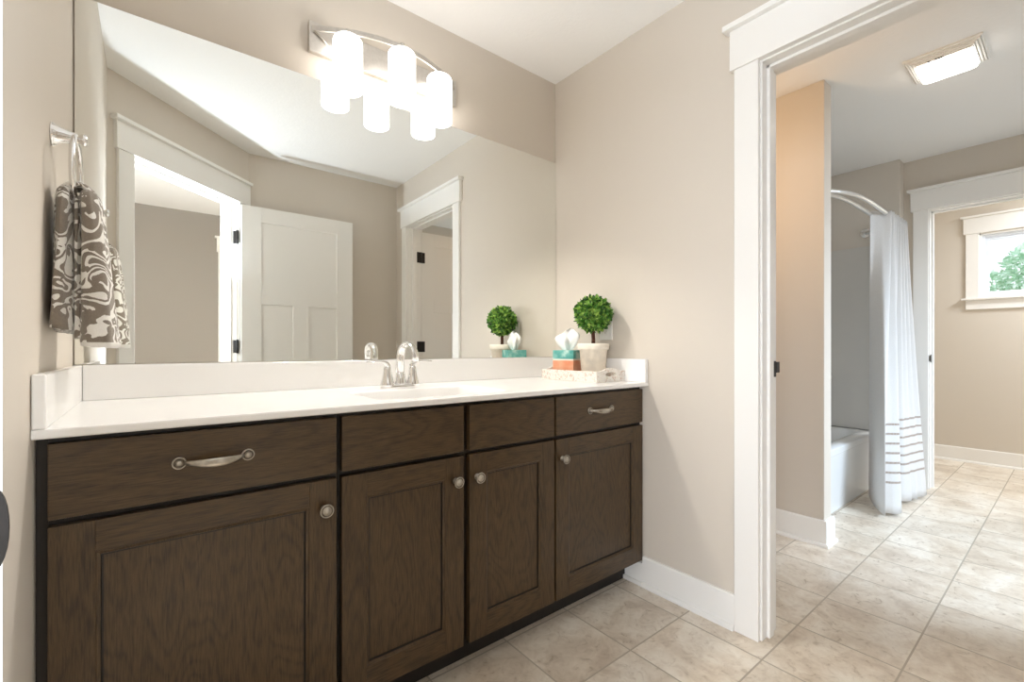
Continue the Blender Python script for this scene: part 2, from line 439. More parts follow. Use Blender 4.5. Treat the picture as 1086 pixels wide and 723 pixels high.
# ------------------------------------------------------------------ trim
def doorway(name, mat, s0, s1, back_casing=True, stops=True, stop_y=-0.052, end_hi=None, jambs=True, lo_ok=True):
    b = MB(); CW = 0.085; rev = 0.006; zt = 2.046
    sides = [(0.0, 1)] + ([(-T, -1)] if back_casing else [])
    for y, sg in sides:
        def bx(x0, x1, d, z0, z1):
            ya, yb = sorted((y, y + sg * d)); b.box(x0, x1, ya, yb, z0, z1, 'trim', 0.002)
        a0, a1 = s0 - rev - CW, s0 - rev; c0, c1 = s1 + rev, s1 + rev + CW
        bx(a0, a1, 0.018, 0, zt + 0.006); bx(c0, c1, 0.018, 0, zt + 0.006)
        h1 = c1 + 0.014; k1 = c1 + 0.032
        if end_hi: h1 = min(h1, end_hi); k1 = min(k1, end_hi)
        bx(a0 - 0.014, h1, 0.024, zt + 0.006, zt + 0.150)
        bx(a0 - 0.032, k1, 0.044, zt + 0.150, zt + 0.170)
    if jambs:
        b.box(s0 - 0.019, s0, -T, 0, 0, zt, 'trim', 0.001); b.box(s1, s1 + 0.019, -T, 0, 0, zt, 'trim', 0.001)
        b.box(s0 - 0.019, s1 + 0.019, -T, 0, zt, zt + 0.018, 'trim', 0.001)
    if stops:
        y0, y1 = stop_y - 0.034, stop_y
        b.box(s0, s0 + 0.011, y0, y1, 0, zt, 'trim', 0.002); b.box(s1 - 0.011, s1, y0, y1, 0, zt, 'trim', 0.002)
        b.box(s0, s1, y0, y1, zt - 0.011, zt, 'trim', 0.002)
    return struct(b.build(name, mat=mat))
t1 = doorway('trim_1', ANG, SJ0, SJ1, stop_y=-0.038, end_hi=1.003)
# right wall: local x runs so that local y points to -X (into this bathroom)
RM = frame_mat((R, 0), (0, -1)); RM = Matrix(((0, -1, 0, R), (-1, 0, 0, 0), (0, 0, 1, 0), (0, 0, 0, 1)))
t2 = doorway('trim_2', RM, -D2A, -D2B, stop_y=-0.036)
PM = Matrix(((0, -1, 0, WX), (-1, 0, 0, 0), (0, 0, 1, 0), (0, 0, 0, 1)))
t3 = doorway('trim_3', PM, -D3A, -D3B, stop_y=-0.060)
# doorway of the hall seen through the entry, its door shut
HM = Matrix(((1, 0, 0, 0), (0, 1, 0, HY), (0, 0, 1, 0), (0, 0, 0, 1)))
t4 = doorway('trim_4', HM, 0.655, 1.40, back_casing=False, stops=False, jambs=False)

def hinge(parent, loc, zc, ax=(0, 1)):
    b = MB(); x, y = loc
    b.lathe([(0.0055, -0.048), (0.0075, -0.046), (0.0075, 0.046), (0.0055, 0.048)], (x, y, zc), 'black', 12)
    u = Vector((ax[0], ax[1], 0)).normalized(); n = Vector((-u.y, u.x, 0))
    c = Vector((x, y, 0))
    q = [c + n * 0.0015, c + u * 0.032 + n * 0.0015, c + u * 0.032 - n * 0.0015, c - n * 0.0015]
    b.prism([(v.x, v.y) for v in q], zc - 0.044, zc + 0.044, 'black')
    return b.build('hinge', parent)

def leaf(name, x0, x1, mat=None):
    """a three panel door leaf in local coords: x0..x1, thickness -0.035..0"""
    b = MB(); w = x1 - x0; z0, z1 = 0.012, 2.026; st = 0.122
    ya, yb = -0.035, 0.0
    b.box(x0, x0 + st, ya, yb, z0, z1, 'door', 0.0015); b.box(x1 - st, x1, ya, yb, z0, z1, 'door', 0.0015)
    def rail(za, zb): b.box(x0 + st, x1 - st, ya, yb, za, zb, 'door', 0.0)
    rail(z1 - 0.106, z1); rail(1.343, 1.466); rail(z0, 0.25)
    xm = (x0 + x1) / 2
    b.box(xm - 0.053, xm + 0.053, ya, yb, 0.25, 1.343, 'door', 0.0)
    b.box(x0 + st - 0.005, x1 - st + 0.005, ya + 0.010, yb - 0.010, 0.24, z1 - 0.1, 'door')
    return struct(b.build(name, mat=mat))
d1 = leaf('door_1', 0.492, 1.256, Matrix.Translation((0, -1.868, 0)))
for z in (1.806, 1.047, 0.26):
    # wide butt hinges, one leaf let into the jamb
    c = ANG @ Vector((SJ1 - 0.004, 0.012, 0)); q = ANG.to_3x3() @ Vector((0, -1, 0))
    hinge(t1, (0, 0), z, (0, 1)) .matrix_local = Matrix.Translation((SJ1 - 0.007, 0.008, 0)) @ Matrix.Rotation(math.pi, 4, 'Z')
# entry door lever/knob near its free edge
b = MB()
for sg, y0 in ((1, 0.0), (-1, -0.035)):
    b.lathe([(0.031, 0), (0.031, 0.004 * sg), (0.012, 0.010 * sg), (0.010, 0.035 * sg), (0.022, 0.042 * sg), (0.027, 0.055 * sg), (0.022, 0.068 * sg), (0.004, 0.072 * sg)], (1.19, y0, 0.905), 'black', 24, 'y')
b.build('door_knob', d1)
d2 = leaf('door_2', RW + 0.008, RW + 0.008 + 0.722, Matrix.Translation((0, -1.781, 0)))
for z in (1.806, 1.047, 0.26):
    b = MB()
    b.lathe([(0.0065, -0.045), (0.0065, 0.045)], (-D2B - 0.004, -T - 0.002, z), 'black', 12)
    b.box(-D2B - 0.0035, -D2B, -T, -T + 0.036, z - 0.045, z + 0.045, 'black', 0.001)
    b.build('hinge', t2)
    b = MB(); b.box(RW + 0.0085, RW + 0.040, 0.0, 0.003, z - 0.045, z + 0.045, 'black', 0.001); b.build('hinge', d2)
# strike plates
b = MB()
b.box(SJ0, SJ0 + 0.0018, -0.036, 0.006, 0.905, 0.962, 'black', 0.0004)
lip = [(-0.020, 0.906), (-0.019, 0.914)]
n = 12; loops = []
for i in range(n + 1):
    a = i / n * math.pi; z = 0.940 - math.cos(a) * 0.0225; e = math.sin(a) ** 0.6
    loops.append([(SJ0, 0.004, z), (SJ0 + 0.002, 0.004, z), (SJ0 + 0.002 + 0.0055 * e, 0.004 + 0.006 * e, z), (SJ0 + 0.0055 * e, 0.005 + 0.007 * e, z)])
b.loft(loops, 'black', True, True, True, False)
b.build('strike_plate', t1)
b = MB(); b.box(-D2A, -D2A + 0.002, -T + 0.002, -T + 0.034, 0.93, 0.988, 'black', 0.0004)
b.box(-D2A + 0.0005, -D2A + 0.0045, -T - 0.022, -T + 0.004, 0.945, 0.985, 'black', 0.001); b.build('strike_plate', t2)
b = MB(); b.box(-D3A, -D3A + 0.002, -0.050, -0.014, 0.93, 0.988, 'black', 0.0004)
b.box(-D3A - 0.002, -D3A + 0.004, -0.016, 0.006, 0.94, 0.98, 'black', 0.001); b.build('strike_plate', t3)

# baseboards
def base(name, mat, x0, x1, h=0.128, e0=0.0, e1=0.0):
    b = MB(); prof = [(0, 0), (0.026, 0), (0.0255, 0.008), (0.021, 0.016), (0.014, 0.019), (0.013, h - 0.006), (0.010, h), (0, h)]
    b.loft([[(x, y, z) for y, z in prof] for x in (x0, x1)], 'trim', True, True, True, False)
    return struct(b.build(name, mat=mat))
base('baseboard_right', RM, 0.556, 0.954)
b = MB(); b.box(0.452, 0.556, 0, 0.013, 0, 0.098, 'trim'); b.box(0.452, 0.556, 0.013, 0.026, 0, 0.018, 'trim', 0.004)
struct(b.build('baseboard_right_toe', mat=RM))
SM = Matrix(((0, -1, 0, SX0), (-1, 0, 0, 0), (0, 0, 1, 0), (0, 0, 0, 1)))
# stub baseboard wraps the wall's end
b = MB(); h = 0.135
def ring(d): return [(SX0 - d, -0.02), (SX0 - d, -0.910 - d), (SX1 + d, -0.910 - d), (SX1 + d, -0.800)]
prof = [(0.026, 0), (0.0255, 0.008), (0.021, 0.016), (0.014, 0.019), (0.013, h - 0.006), (0.010, h), (0.0, h)]
b.loft([[(x, y, z) for x, y in ring(d)] for d, z in prof], 'trim', False, False, False, False)
struct(b.build('baseboard_stub'))
FM = Matrix(((0, -1, 0, FX), (-1, 0, 0, 0), (0, 0, 1, 0), (0, 0, 0, 1)))
base('baseboard_far', FM, 0.42, 2.90, 0.132)
base('baseboard_back', Matrix.Translation((0, YB, 0)), 0.60, R)
base('baseboard_hall', Matrix.Translation((0, HY, 0)), HX, 0.55)

# ------------------------------------------------------------------ window on the far wall
w = struct(empty('window_1', (FX, (WY0 + WY1) / 2, WZ0)))
WM = Matrix.Translation((-FX, -(WY0 + WY1) / 2, -WZ0)) 
def wpart(b, name, **k): return b.build(name, w, mat=WM, **k)
b = MB()
ya, yb = WY1 - 0.006, WY0 + 0.006
b.box(FX - 0.018, FX, WY0, WY0 + 0.085, 1.482, 2.062, 'trim', 0.002); b.box(FX - 0.018, FX, WY1 - 0.085, WY1, 1.482, 2.062, 'trim', 0.002)
b.box(FX - 0.024, FX, WY1 - 0.100, WY0 + 0.100, 2.062, 2.204, 'trim', 0.002); b.box(FX - 0.044, FX, WY1 - 0.118, WY0 + 0.118, 2.204, 2.222, 'trim', 0.003)
b.box(FX - 0.045, FX + 0.03, WY1 - 0.112, WY0 + 0.112, 1.466, 1.484, 'trim', 0.003)
b.box(FX - 0.018, FX, WY1 - 0.085, WY0 + 0.085, 1.382, 1.466, 'trim', 0.002)
wpart(b, 'window_casing')
b = MB()
t = 0.034; x0, x1 = FX + 0.03, FX + 0.085
b.box(FX, FX + 0.03, WY0 - 0.012, WY0, WZ0, WZ1, 'trim'); b.box(FX, FX + 0.03, WY1, WY1 + 0.012, WZ0, WZ1, 'trim'); b.box(FX, FX + 0.03, WY1, WY0, WZ1 - 0.012, WZ1, 'trim')
b.box(x0, x1, WY0 - t, WY0, WZ0, WZ1, 'vinyl', 0.002); b.box(x0, x1, WY1, WY1 + t, WZ0, WZ1, 'vinyl', 0.002)
b.box(x0, x1, WY1 + t, WY0 - t, WZ0, WZ0 + t, 'vinyl'); b.box(x0, x1, WY1 + t, WY0 - t, WZ1 - t, WZ1, 'vinyl')
wpart(b, 'window_frame')
b = MB(); x0, x1 = FX + 0.045, FX + 0.070; a = t; c = t + 0.024
b.box(x0, x1, WY0 - c, WY0 - a, WZ0 + a, WZ1 - a, 'vinyl', 0.002); b.box(x0, x1, WY1 + a, WY1 + c, WZ0 + a, WZ1 - a, 'vinyl', 0.002)
b.box(x0, x1, WY1 + c, WY0 - c, WZ0 + a, WZ0 + c, 'vinyl'); b.box(x0, x1, WY1 + c, WY0 - c, WZ1 - c, WZ1 - a, 'vinyl')
wpart(b, 'sash')
b = MB(); b.box(FX + 0.056, FX + 0.060, WY1 + c, WY0 - c, WZ0 + c, WZ1 - c, 'glass'); wpart(b, 'window_pane')

# ------------------------------------------------------------------ vanity cabinets
YF, YD = -0.535, -0.555      # face frame / door fronts
ZB, ZC = 0.102, 0.869
def cab_root(x, label): return empty('vanity_cabinet', (x, -0.28, 0), label, 'cabinet', 'dark oak vanity cabinets under the countertop')
def part(b, name, root, **k):
    mat = Matrix.Translation(-Vector(root.location))
    return b.build(name, root, mat=mat, **k)
def sub(b, name, p, **k): return b.build(name, p, **k)
def body(root, x0, x1, lights):
    b = MB(); t = 0.018
    b.box(x0, x0 + t, YF + 0.019, -0.004, ZB, ZC, 'oak_shaded'); b.box(x1 - t, x1, YF + 0.019, -0.004, ZB, ZC, 'oak_shaded')
    b.box(x0 + t, x1 - t, YF + 0.019, -0.004, ZB, ZB + t, 'oak_shaded'); b.box(x0 + t, x1 - t, -0.012, -0.004, ZB + t, ZC, 'oak_shaded')
    # face frame
    b.box(x0, x0 + 0.035, YF, YF + 0.019, ZB, ZC, 'oak_shaded', 0.0006); b.box(x1 - 0.035, x1, YF, YF + 0.019, ZB, ZC, 'oak_shaded', 0.0006)
    for a, c in ((ZB, ZB + 0.035), (0.688, 0.726), (ZC - 0.035, ZC)): b.box(x0 + 0.035, x1 - 0.035, YF, YF + 0.019, a, c, 'oak_shaded', 0.0)
    part(b, 'body', root)
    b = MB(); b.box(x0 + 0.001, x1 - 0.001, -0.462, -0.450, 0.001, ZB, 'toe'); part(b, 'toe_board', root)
def cdoor(root, x0, x1, z0=0.112, z1=0.701):
    b = MB(); st = 0.066; y0, y1 = YD, YD + 0.0195
    b.box(x0, x0 + st, y0, y1, z0, z1, 'oak_v', 0.0012); b.box(x1 - st, x1, y0, y1, z0, z1, 'oak_v', 0.0012)
    b.box(x0 + st, x1 - st, y0, y1, z1 - 0.062, z1, 'oak_h', 0.0008); b.box(x0 + st, x1 - st, y0, y1, z0, z0 + 0.070, 'oak_h', 0.0008)
    # moulded inner edge and recessed panel
    xa, xb, za, zb = x0 + st, x1 - st, z0 + 0.070, z1 - 0.062
    def rect(d, y): return [(xa + d, y, za + d), (xb - d, y, za + d), (xb - d, y, zb - d), (xa + d, y, zb - d)]
    b.loft([rect(0, y0 + 0.0015), rect(0.002, y0 + 0.0035), rect(0.007, y0 + 0.005)], 'oak_v', True, False, False, False)
    b.loft([rect(0.007, y0 + 0.005), rect(0.0085, y0 + 0.0090), rect(0.0115, y0 + 0.0091)], 'oak_shaded', True, False, False, False)  # groove band in the darkened oak, a painted shade line
    b.box(xa - 0.004, xb + 0.004, y0 + 0.0092, y0 + 0.0150, za - 0.004, zb + 0.004, 'oak_p')
    return part(b, 'cabinet_door', root)
def front(root, name, x0, x1, z0=0.7145, z1=0.857):
    b = MB(); b.box(x0, x1, YD, YD + 0.0195, z0, z1, 'oak_h', 0.0015); return part(b, name, root)
def knob(door, x, z=0.629):
    b = MB(); c = (x, YD, z)
    b.lathe([(0.010, 0), (0.010, -0.002), (0.0055, -0.005), (0.0050, -0.012), (0.009, -0.016), (0.0160, -0.0185), (0.0172, -0.0210), (0.0165, -0.0240),
             (0.0148, -0.0250), (0.0140, -0.0240)], c, 'nickel', 28, 'y', cap=False)
    b.lathe([(0.0140, -0.0240), (0.0120, -0.0228), (0.0112, -0.0230)], c, 'antique', 28, 'y', cap=False)
    b.lathe([(0.0112, -0.0230), (0.0095, -0.0252), (0.0080, -0.0250), (0.0068, -0.0262), (0.0045, -0.0290), (0.0020, -0.0298), (0.0003, -0.0298)], c, 'nickel', 28, 'y', cap=False)
    return b.build('knob', door)
def pull(dr, xc, z=0.7915):
    b = MB(); hw = 0.0640
    for sg in (-1, 1):
        b.lathe([(0.0132, 0), (0.0132, -0.003), (0.0124, -0.005), (0.0108, -0.0048)], (xc + sg * hw, YD, z), 'nickel', 24, 'y', cap=False)
        b.lathe([(0.0108, -0.0048), (0.0090, -0.0030), (0.0072, -0.0032)], (xc + sg * hw, YD, z), 'antique', 24, 'y', cap=False)
        b.lathe([(0.0072, -0.0032), (0.0066, -0.0080), (0.0040, -0.0105), (0.0003, -0.0112)], (xc + sg * hw, YD, z), 'nickel', 24, 'y', cap=False)
    pts = []; rad = []
    for i in range(21):
        t = -1 + 2 * i / 20; x = xc + t * (hw - 0.009)
        y = YD - 0.004 - 0.023 * (1 - abs(t) ** 2.6)
        zz = z - 0.0030 * (1 - t * t)
        wd = 0.0038 + 0.0060 * (1 - t * t) ** 1.1
        pts.append((x, y, zz)); rad.append((0.0028, wd))
    # strip: wide in z, thin in y
    loops = []
    for (x, y, zz), (th, wd) in zip(pts, rad):
        loops.append([(x, y + th * math.sin(a), zz + wd * math.cos(a)) for a in [2 * math.pi * k / 14 for k in range(14)]])
    b.loft(loops, 'nickel', True, True, True)
    return b.build('pull', dr)

c1 = cab_root(0.11, 'dark oak vanity cabinet at the left wall, its drawer wide with one pull')
body(c1, L + 0.018, 0.3825, 0)
b = MB(); b.box(L + 0.001, L + 0.0178, YF + 0.004, YF + 0.016, ZB, ZC, 'oak_shaded'); part(b, 'filler_strip', c1)
d = front(c1, 'drawer', -0.149, 0.375); pull(d, 0.112)
d = cdoor(c1, -0.149, 0.375); knob(d, 0.345)
c2 = cab_root(0.77, 'dark oak sink cabinet in the middle, two doors with facing knobs and no pulls')
body(c2, 0.3830, 1.1530, 0)
b = MB(); b.box(0.752, 0.790, YF, YF + 0.019, ZB + 0.0352, 0.6878, 'oak_shaded'); b.box(0.752, 0.790, YF, YF + 0.019, 0.7262, ZC - 0.0352, 'oak_shaded'); part(b, 'centre_stile', c2)
front(c2, 'false_drawer_front', 0.389, 0.761); front(c2, 'false_drawer_front', 0.782, 1.1485)
d = cdoor(c2, 0.389, 0.761); knob(d, 0.731)
d = cdoor(c2, 0.782, 1.1485); knob(d, 0.810)
c3 = cab_root(1.42, 'dark oak vanity cabinet against the right wall, beneath the tray and topiary')
body(c3, 1.1535, R - 0.0025, 0)
d = front(c3, 'drawer', 1.158, 1.680); pull(d, 1.404)
d = cdoor(c3, 1.158, 1.680); knob(d, 1.189)

# ------------------------------------------------------------------ counter top with moulded sink
ct = empty('countertop', (0.76, -0.29, 0.870), 'glossy white vanity countertop with raised splashes and moulded sink on dark oak cabinets', 'countertop')
CZ0, CZ1, CY = 0.870, 0.888, -0.578
b = MB()
def rrect(x0, x1, y0, y1, r, z, n=8):
    pts = []
    for cx, cyy, a0 in ((x1 - r, y1 - r, 0), (x0 + r, y1 - r, 90), (x0 + r, y0 + r, 180), (x1 - r, y0 + r, 270)):
        for i in range(n + 1):
            a = math.radians(a0 + 90 * i / n); pts.append((cx + r * math.cos(a), cyy + r * math.sin(a), z))
    return pts
SXA, SXB, SYA, SYB = 0.505, 0.985, -0.515, -0.225
inner = rrect(SXA, SXB, SYA, SYB, 0.045, CZ1)
def proj_outer(p, x0, x1, y0, y1, cx, cyy):
    dx, dy = p[0] - cx, p[1] - cyy; t = 1e9
    if dx > 0: t = min(t, (x1 - cx) / dx)
    if dx < 0: t = min(t, (x0 - cx) / dx)
    if dy > 0: t = min(t, (y1 - cyy) / dy)
    if dy < 0: t = min(t, (y0 - cyy) / dy)
    return (cx + dx * t, cyy + dy * t, CZ1)
X0, X1, Y0, Y1 = L + 0.001, R - 0.001, CY, -0.001
e = 0.005
# outer ring: rectangle with the same number of points, corners inserted by snapping
def ring_outer(x0, x1, y0, y1, z):
    o = [list(proj_outer(p, x0, x1, y0, y1, (SXA + SXB) / 2, (SYA + SYB) / 2)) for p in inner]
    for cxn, cyn in ((x1, y1), (x0, y1), (x0, y0), (x1, y0)):
        j = min(range(len(o)), key=lambda i: (o[i][0] - cxn) ** 2 + (o[i][1] - cyn) ** 2)
        o[j][0], o[j][1] = cxn, cyn
    return [(p[0], p[1], z) for p in o]
oA = ring_outer(X0, X1, Y0 + e, Y1, CZ1)
sA = ring_outer(X0, X1, Y0 + 0.0012, Y1, CZ1 - 0.0015)
sB = ring_outer(X0, X1, Y0, Y1, CZ1 - 0.005)
sC = ring_outer(X0, X1, Y0, Y1, CZ0 + 0.003)
sD = ring_outer(X0, X1, Y0 + 0.003, Y1, CZ0)
innb = [(p[0], p[1], CZ0) for p in inner]
b.loft([inner, oA, sA, sB, sC, sD, innb], 'counter', True, False, False, False)
b.build('slab', ct, mat=Matrix.Translation(-Vector(ct.location)))
b = MB()
def sh(d, z, r): return rrect(SXA + d, SXB - d, SYA + d * 0.8, SYB - d * 0.8, max(r, 0.01), z)
b.loft([sh(0, CZ1, 0.045), sh(0.003, CZ1 - 0.001, 0.045), sh(0.007, CZ1 - 0.006, 0.045), sh(0.014, CZ1 - 0.03, 0.045), sh(0.03, CZ1 - 0.09, 0.05), sh(0.05, CZ1 - 0.118, 0.05), sh(0.09, CZ1 - 0.128, 0.04), sh(0.14, CZ1 - 0.131, 0.03)], 'counter', True, False, True)
bs = b.build('basin', ct, mat=Matrix.Translation(-Vector(ct.location)), recalc=False)
bs['label'] = 'moulded rectangular sink basin'
b = MB(); b.lathe([(0.032, 0), (0.032, 0.003), (0.024, 0.004), (0.020, 0.001), (0.002, 0.001)], (0.745, -0.37, CZ1 - 0.131), 'chrome', 24); b.build('drain', bs)
b = MB(); b.box(L + 0.021, R - 0.021, -0.020, -0.001, CZ1, 0.988, 'counter', 0.003, 3); part(b, 'backsplash', ct)
for x0, x1 in ((L + 0.001, L + 0.0205), (R - 0.0205, R - 0.001)):
    b = MB(); b.box(x0, x1, CY + 0.001, -0.001, CZ1, 0.988, 'counter', 0.003, 3); part(b, 'side_splash', ct)

# ------------------------------------------------------------------ faucet
FY = -0.135; FXc = 0.743
fa = empty('faucet', (FXc, FY, CZ1), 'polished chrome two-handle faucet with arched spout behind the sink', 'faucet')
def fpart(b, name, **k): return b.build(name, fa, mat=Matrix.Translation(-Vector(fa.location)), **k)
b = MB()
def stad(hw, r, z, n=12):
    pts = []
    for sg, a0 in ((1, -90), (-1, 90)):
        for i in range(n + 1):
            a = math.radians(a0 + 180 * i / n); pts.append((FXc + sg * hw + r * math.cos(a), FY + r * math.sin(a), z))
    return pts
b.loft([stad(0.050, 0.027, CZ1), stad(0.050, 0.0272, CZ1 + 0.004), stad(0.050, 0.025, CZ1 + 0.010), stad(0.050, 0.019, CZ1 + 0.014), stad(0.050, 0.012, CZ1 + 0.016)], 'chrome', True, True, True)
fpart(b, 'base')
for sg in (-1, 1):
    x = FXc + sg * 0.0508
    b = MB()
    b.lathe([(0.0270, 0.004), (0.0262, 0.012), (0.0215, 0.028), (0.0172, 0.050), (0.0145, 0.068), (0.0128, 0.078)], (x, FY, CZ1), 'chrome', 28)
    pts = [(x - sg * 0.001, FY, CZ1 + 0.070), (x - sg * 0.001, FY, CZ1 + 0.080), (x + sg * 0.005, FY, CZ1 + 0.090), (x + sg * 0.016, FY - 0.001, CZ1 + 0.0955), (x + sg * 0.034, FY - 0.002, CZ1 + 0.0975), (x + sg * 0.056, FY - 0.003, CZ1 + 0.0975), (x + sg * 0.078, FY - 0.004, CZ1 + 0.0965)]
    rad = [(0.0120, 0.0120), (0.0118, 0.0120), (0.0115, 0.0095), (0.0115, 0.0062), (0.0125, 0.0050), (0.0130, 0.0044), (0.0105, 0.0032)]
    b.tube(pts, [(r[0], r[1]) for r in rad], 'chrome', 16, up=(sg, 0, 0))
    fpart(b, 'handle')
b = MB()
b.lathe([(0.0250, 0.006), (0.0240, 0.016), (0.0200, 0.032), (0.0175, 0.055)], (FXc, FY, CZ1), 'chrome', 28)
pts = [(FXc, FY, CZ1 + 0.045)]; rad = [(0.0178, 0.0172)]
for i in range(19):
    a = math.radians(180 - 170 * i / 18)
    yy = FY - 0.052 - 0.052 * math.cos(a); zz = CZ1 + 0.112 + 0.053 * math.sin(a)
    pts.append((FXc + 0.0007 * i, FY - (FY - yy) if False else (FY - 0.052 - 0.052 * math.cos(a)) , zz)); f = i / 18
    rad.append((0.0160 - 0.0015 * f, 0.0150 - 0.0090 * min(1, f * 1.5)))
pts.append((FXc + 0.013, FY - 0.104, CZ1 + 0.098)); rad.append((0.0138, 0.0062))
b.tube(pts, rad, 'chrome', 20, up=(0, 1, 0))
fpart(b, 'spout')

# ------------------------------------------------------------------ mirror
b = MB(); b.box(L + 0.004, R - 0.002, -0.0065, -0.0005, 0.990, 2.018, 'mirror_edge')
for f in b.bm.faces:
    if f.normal.y < -0.9 or f.calc_center_median().y < -0.0064: f.material_index = b.mi('mirror')
mi = tag(b.build('mirror'), 'frameless wall mirror spanning the whole vanity above the splash', 'mirror')

# ------------------------------------------------------------------ vanity light
VL = (0.7525, 0.0, 2.16)
vl = empty('vanity_light', VL, 'three-light bath bar with curved nickel rail and lit white cylinder shades above mirror', 'light')
VM = Matrix.Translation(-Vector(VL))
b = MB(); b.box(0.446, 1.060, -0.022, -0.0005, 2.106, 2.216, 'plate', 0.003); b.build('backplate', vl, mat=VM)
def arc_y(x): return -0.022 - 0.108 * (1 - ((x - 0.7525) / 0.298) ** 2)
b = MB(); loops = []
for i in range(33):
    x = 0.4550 + 0.595 * i / 32; y = arc_y(x)
    loops.append([(x, y - 0.0035, 2.176), (x, y + 0.0035, 2.176), (x, y + 0.0035, 2.194), (x, y - 0.0035, 2.194)])
b.loft(loops, 'plate', True, True, True, False); b.build('curved_rail', vl, mat=VM)
for sg in (-1, 1):
    b = MB(); x = 0.7525 + sg * 0.29
    b.tube([(x, arc_y(x) - 0.001, 2.180), (x - sg * 0.03, -0.026, 2.160), (x - sg * 0.062, -0.018, 2.134)], 0.0042, 'plate', 10); b.build('brace', vl, mat=VM)
for x, y in ((0.565, -0.079), (0.7525, -0.130), (0.944, -0.079)):
    b = MB(); rr = 0.0515; hh = 0.189; pf = [(0.012, hh)]
    for i in range(7):
        a = math.radians(90 - 90 * i / 6); pf.append((rr - 0.016 + 0.016 * math.cos(a), hh - 0.016 + 0.016 * math.sin(a)))
    pf += [(rr, 0.002), (rr - 0.001, 0.0), (rr - 0.003, 0.0), (rr - 0.004, 0.002), (rr - 0.004, 0.16)]
    b.lathe(pf, (x, y, 1.976), 'shade', 36, cap=False)
    b.build('lamp_shade', vl, mat=VM)
    bl = bpy.data.lights.new('bulb', 'SPOT'); bl.energy = BULB_POWER; bl.color = (1.0, 0.955, 0.89)
    bl.spot_size = math.radians(128); bl.spot_blend = 0.5; bl.shadow_soft_size = 0.022
    bo = bpy.data.objects.new('bulb', bl); COL.objects.link(bo); bo.parent = vl; bo.location = (x - VL[0], y - VL[1], 1.990 - VL[2])
    b = MB(); b.lathe([(0.017, 0.0), (0.019, 0.004), (0.010, 0.010), (0.006, 0.016), (0.006, 0.030), (0.009, 0.032), (0.0, 0.036)], (x, y, 2.165), 'plate', 20); b.build('shade_cap', vl, mat=VM)

# ------------------------------------------------------------------ towel ring and towel
tr_ = empty('towel_ring', (L, -0.358, 1.50), 'polished chrome towel ring on the left wall beside the mirror', 'towel ring')
TM = Matrix.Translation(-Vector(tr_.location))
b = MB(); b.lathe([(0.0250, 0.0005), (0.0250, 0.003), (0.0235, 0.004), (0.0190, 0.012), (0.0135, 0.028), (0.0105, 0.042), (0.0095, 0.046), (0.0125, 0.049), (0.0130, 0.054), (0.0100, 0.058), (0.001, 0.059)], (L, -0.358, 1.500), 'chrome', 28, 'x')
b.build('mount', tr_, mat=TM)
b = MB(); rc = Vector((L + 0.040, -0.362, 1.425)); rr = 0.072
loops = []
for i in range(49):
    a = 2 * math.pi * i / 48; rad = Vector((0, math.sin(a), math.cos(a)))
    loops.append([rc + rad * (rr + 0.0065 * math.cos(q)) + Vector((0.0055 * math.sin(q), 0, 0)) for q in [2 * math.pi * j / 12 for j in range(12)]])
b.loft(loops, 'chrome', True); b.build('ring', tr_, mat=TM)

# the towel passes through the ring: two hanging halves joined over the ring's bottom
def lobe(b, zt, zb, xc_t, xc_b, th_t, th_b, w_t, w_b, yc, seed):
    loops = []; n = 40; m = 26
    rnd = random.Random(seed); ph = [rnd.uniform(0, 6.28) for _ in range(6)]
    for i in range(m + 1):
        t = i / m; z = zt + (zb - zt) * t
        s = min(1.0, (t * 7.0)) ; s = math.sqrt(max(0.0, 1 - (1 - s) ** 2))
        e = t ** 0.8
        xc = xc_t + (xc_b - xc_t) * e; th = (th_t + (th_b - th_t) * e) * (0.55 + 0.45 * s); wd = (w_t + (w_b - w_t) * e) * (0.42 + 0.58 * s)
        if i == m: th *= 0.92; wd *= 0.985
        lp = []
        for k_ in range(n):
            a = 2 * math.pi * k_ / n; ca, sa = math.cos(a), math.sin(a)
            px = th * (abs(ca) ** 0.75) * (1 if ca > 0 else -1); py = wd * (abs(sa) ** 0.85) * (1 if sa > 0 else -1)
            px += 0.0035 * math.sin(3 * a + ph[0] + t * 2.0) * (0.3 + t) + 0.0018 * math.sin(9 * a + ph[1] + 5 * t)
            py += 0.003 * math.sin(5 * z * 9 + ph[2]) * t
            lp.append((xc + px, yc + py, z + (0.005 * math.sin(a + ph[3]) * t)))
        loops.append(lp)
    b.loft(loops, 'towel', True, True, True)
b = MB()
lobe(b, 1.385, 1.072, L + 0.026, L + 0.0215, 0.013, 0.0175, 0.066, 0.098, -0.368, 3)
lobe(b, 1.385, 1.040, L + 0.061, L + 0.083, 0.0165, 0.033, 0.066, 0.096, -0.362, 9)
lobe(b, 1.372, 1.060, L + 0.044, L + 0.050, 0.007, 0.010, 0.060, 0.088, -0.352, 4)
# saddle over the ring's lower arc
loops = []
for i in range(13):
    a = math.pi * i / 12
    c = Vector((L + 0.043 - 0.021 * math.cos(a), -0.364, 1.372 + 0.020 * math.sin(a)))
    loops.append([c + Vector((-0.009 * math.cos(a) * math.cos(q), 0.034 * math.sin(q), 0.009 * math.sin(a) * math.cos(q))) for q in [2 * math.pi * j / 20 for j in range(20)]])
b.loft(loops, 'towel', True, True, True)
tw = tag(b.build('hand_towel'), 'taupe hand towel with raised white scrolls hanging folded through the chrome ring', 'towel')

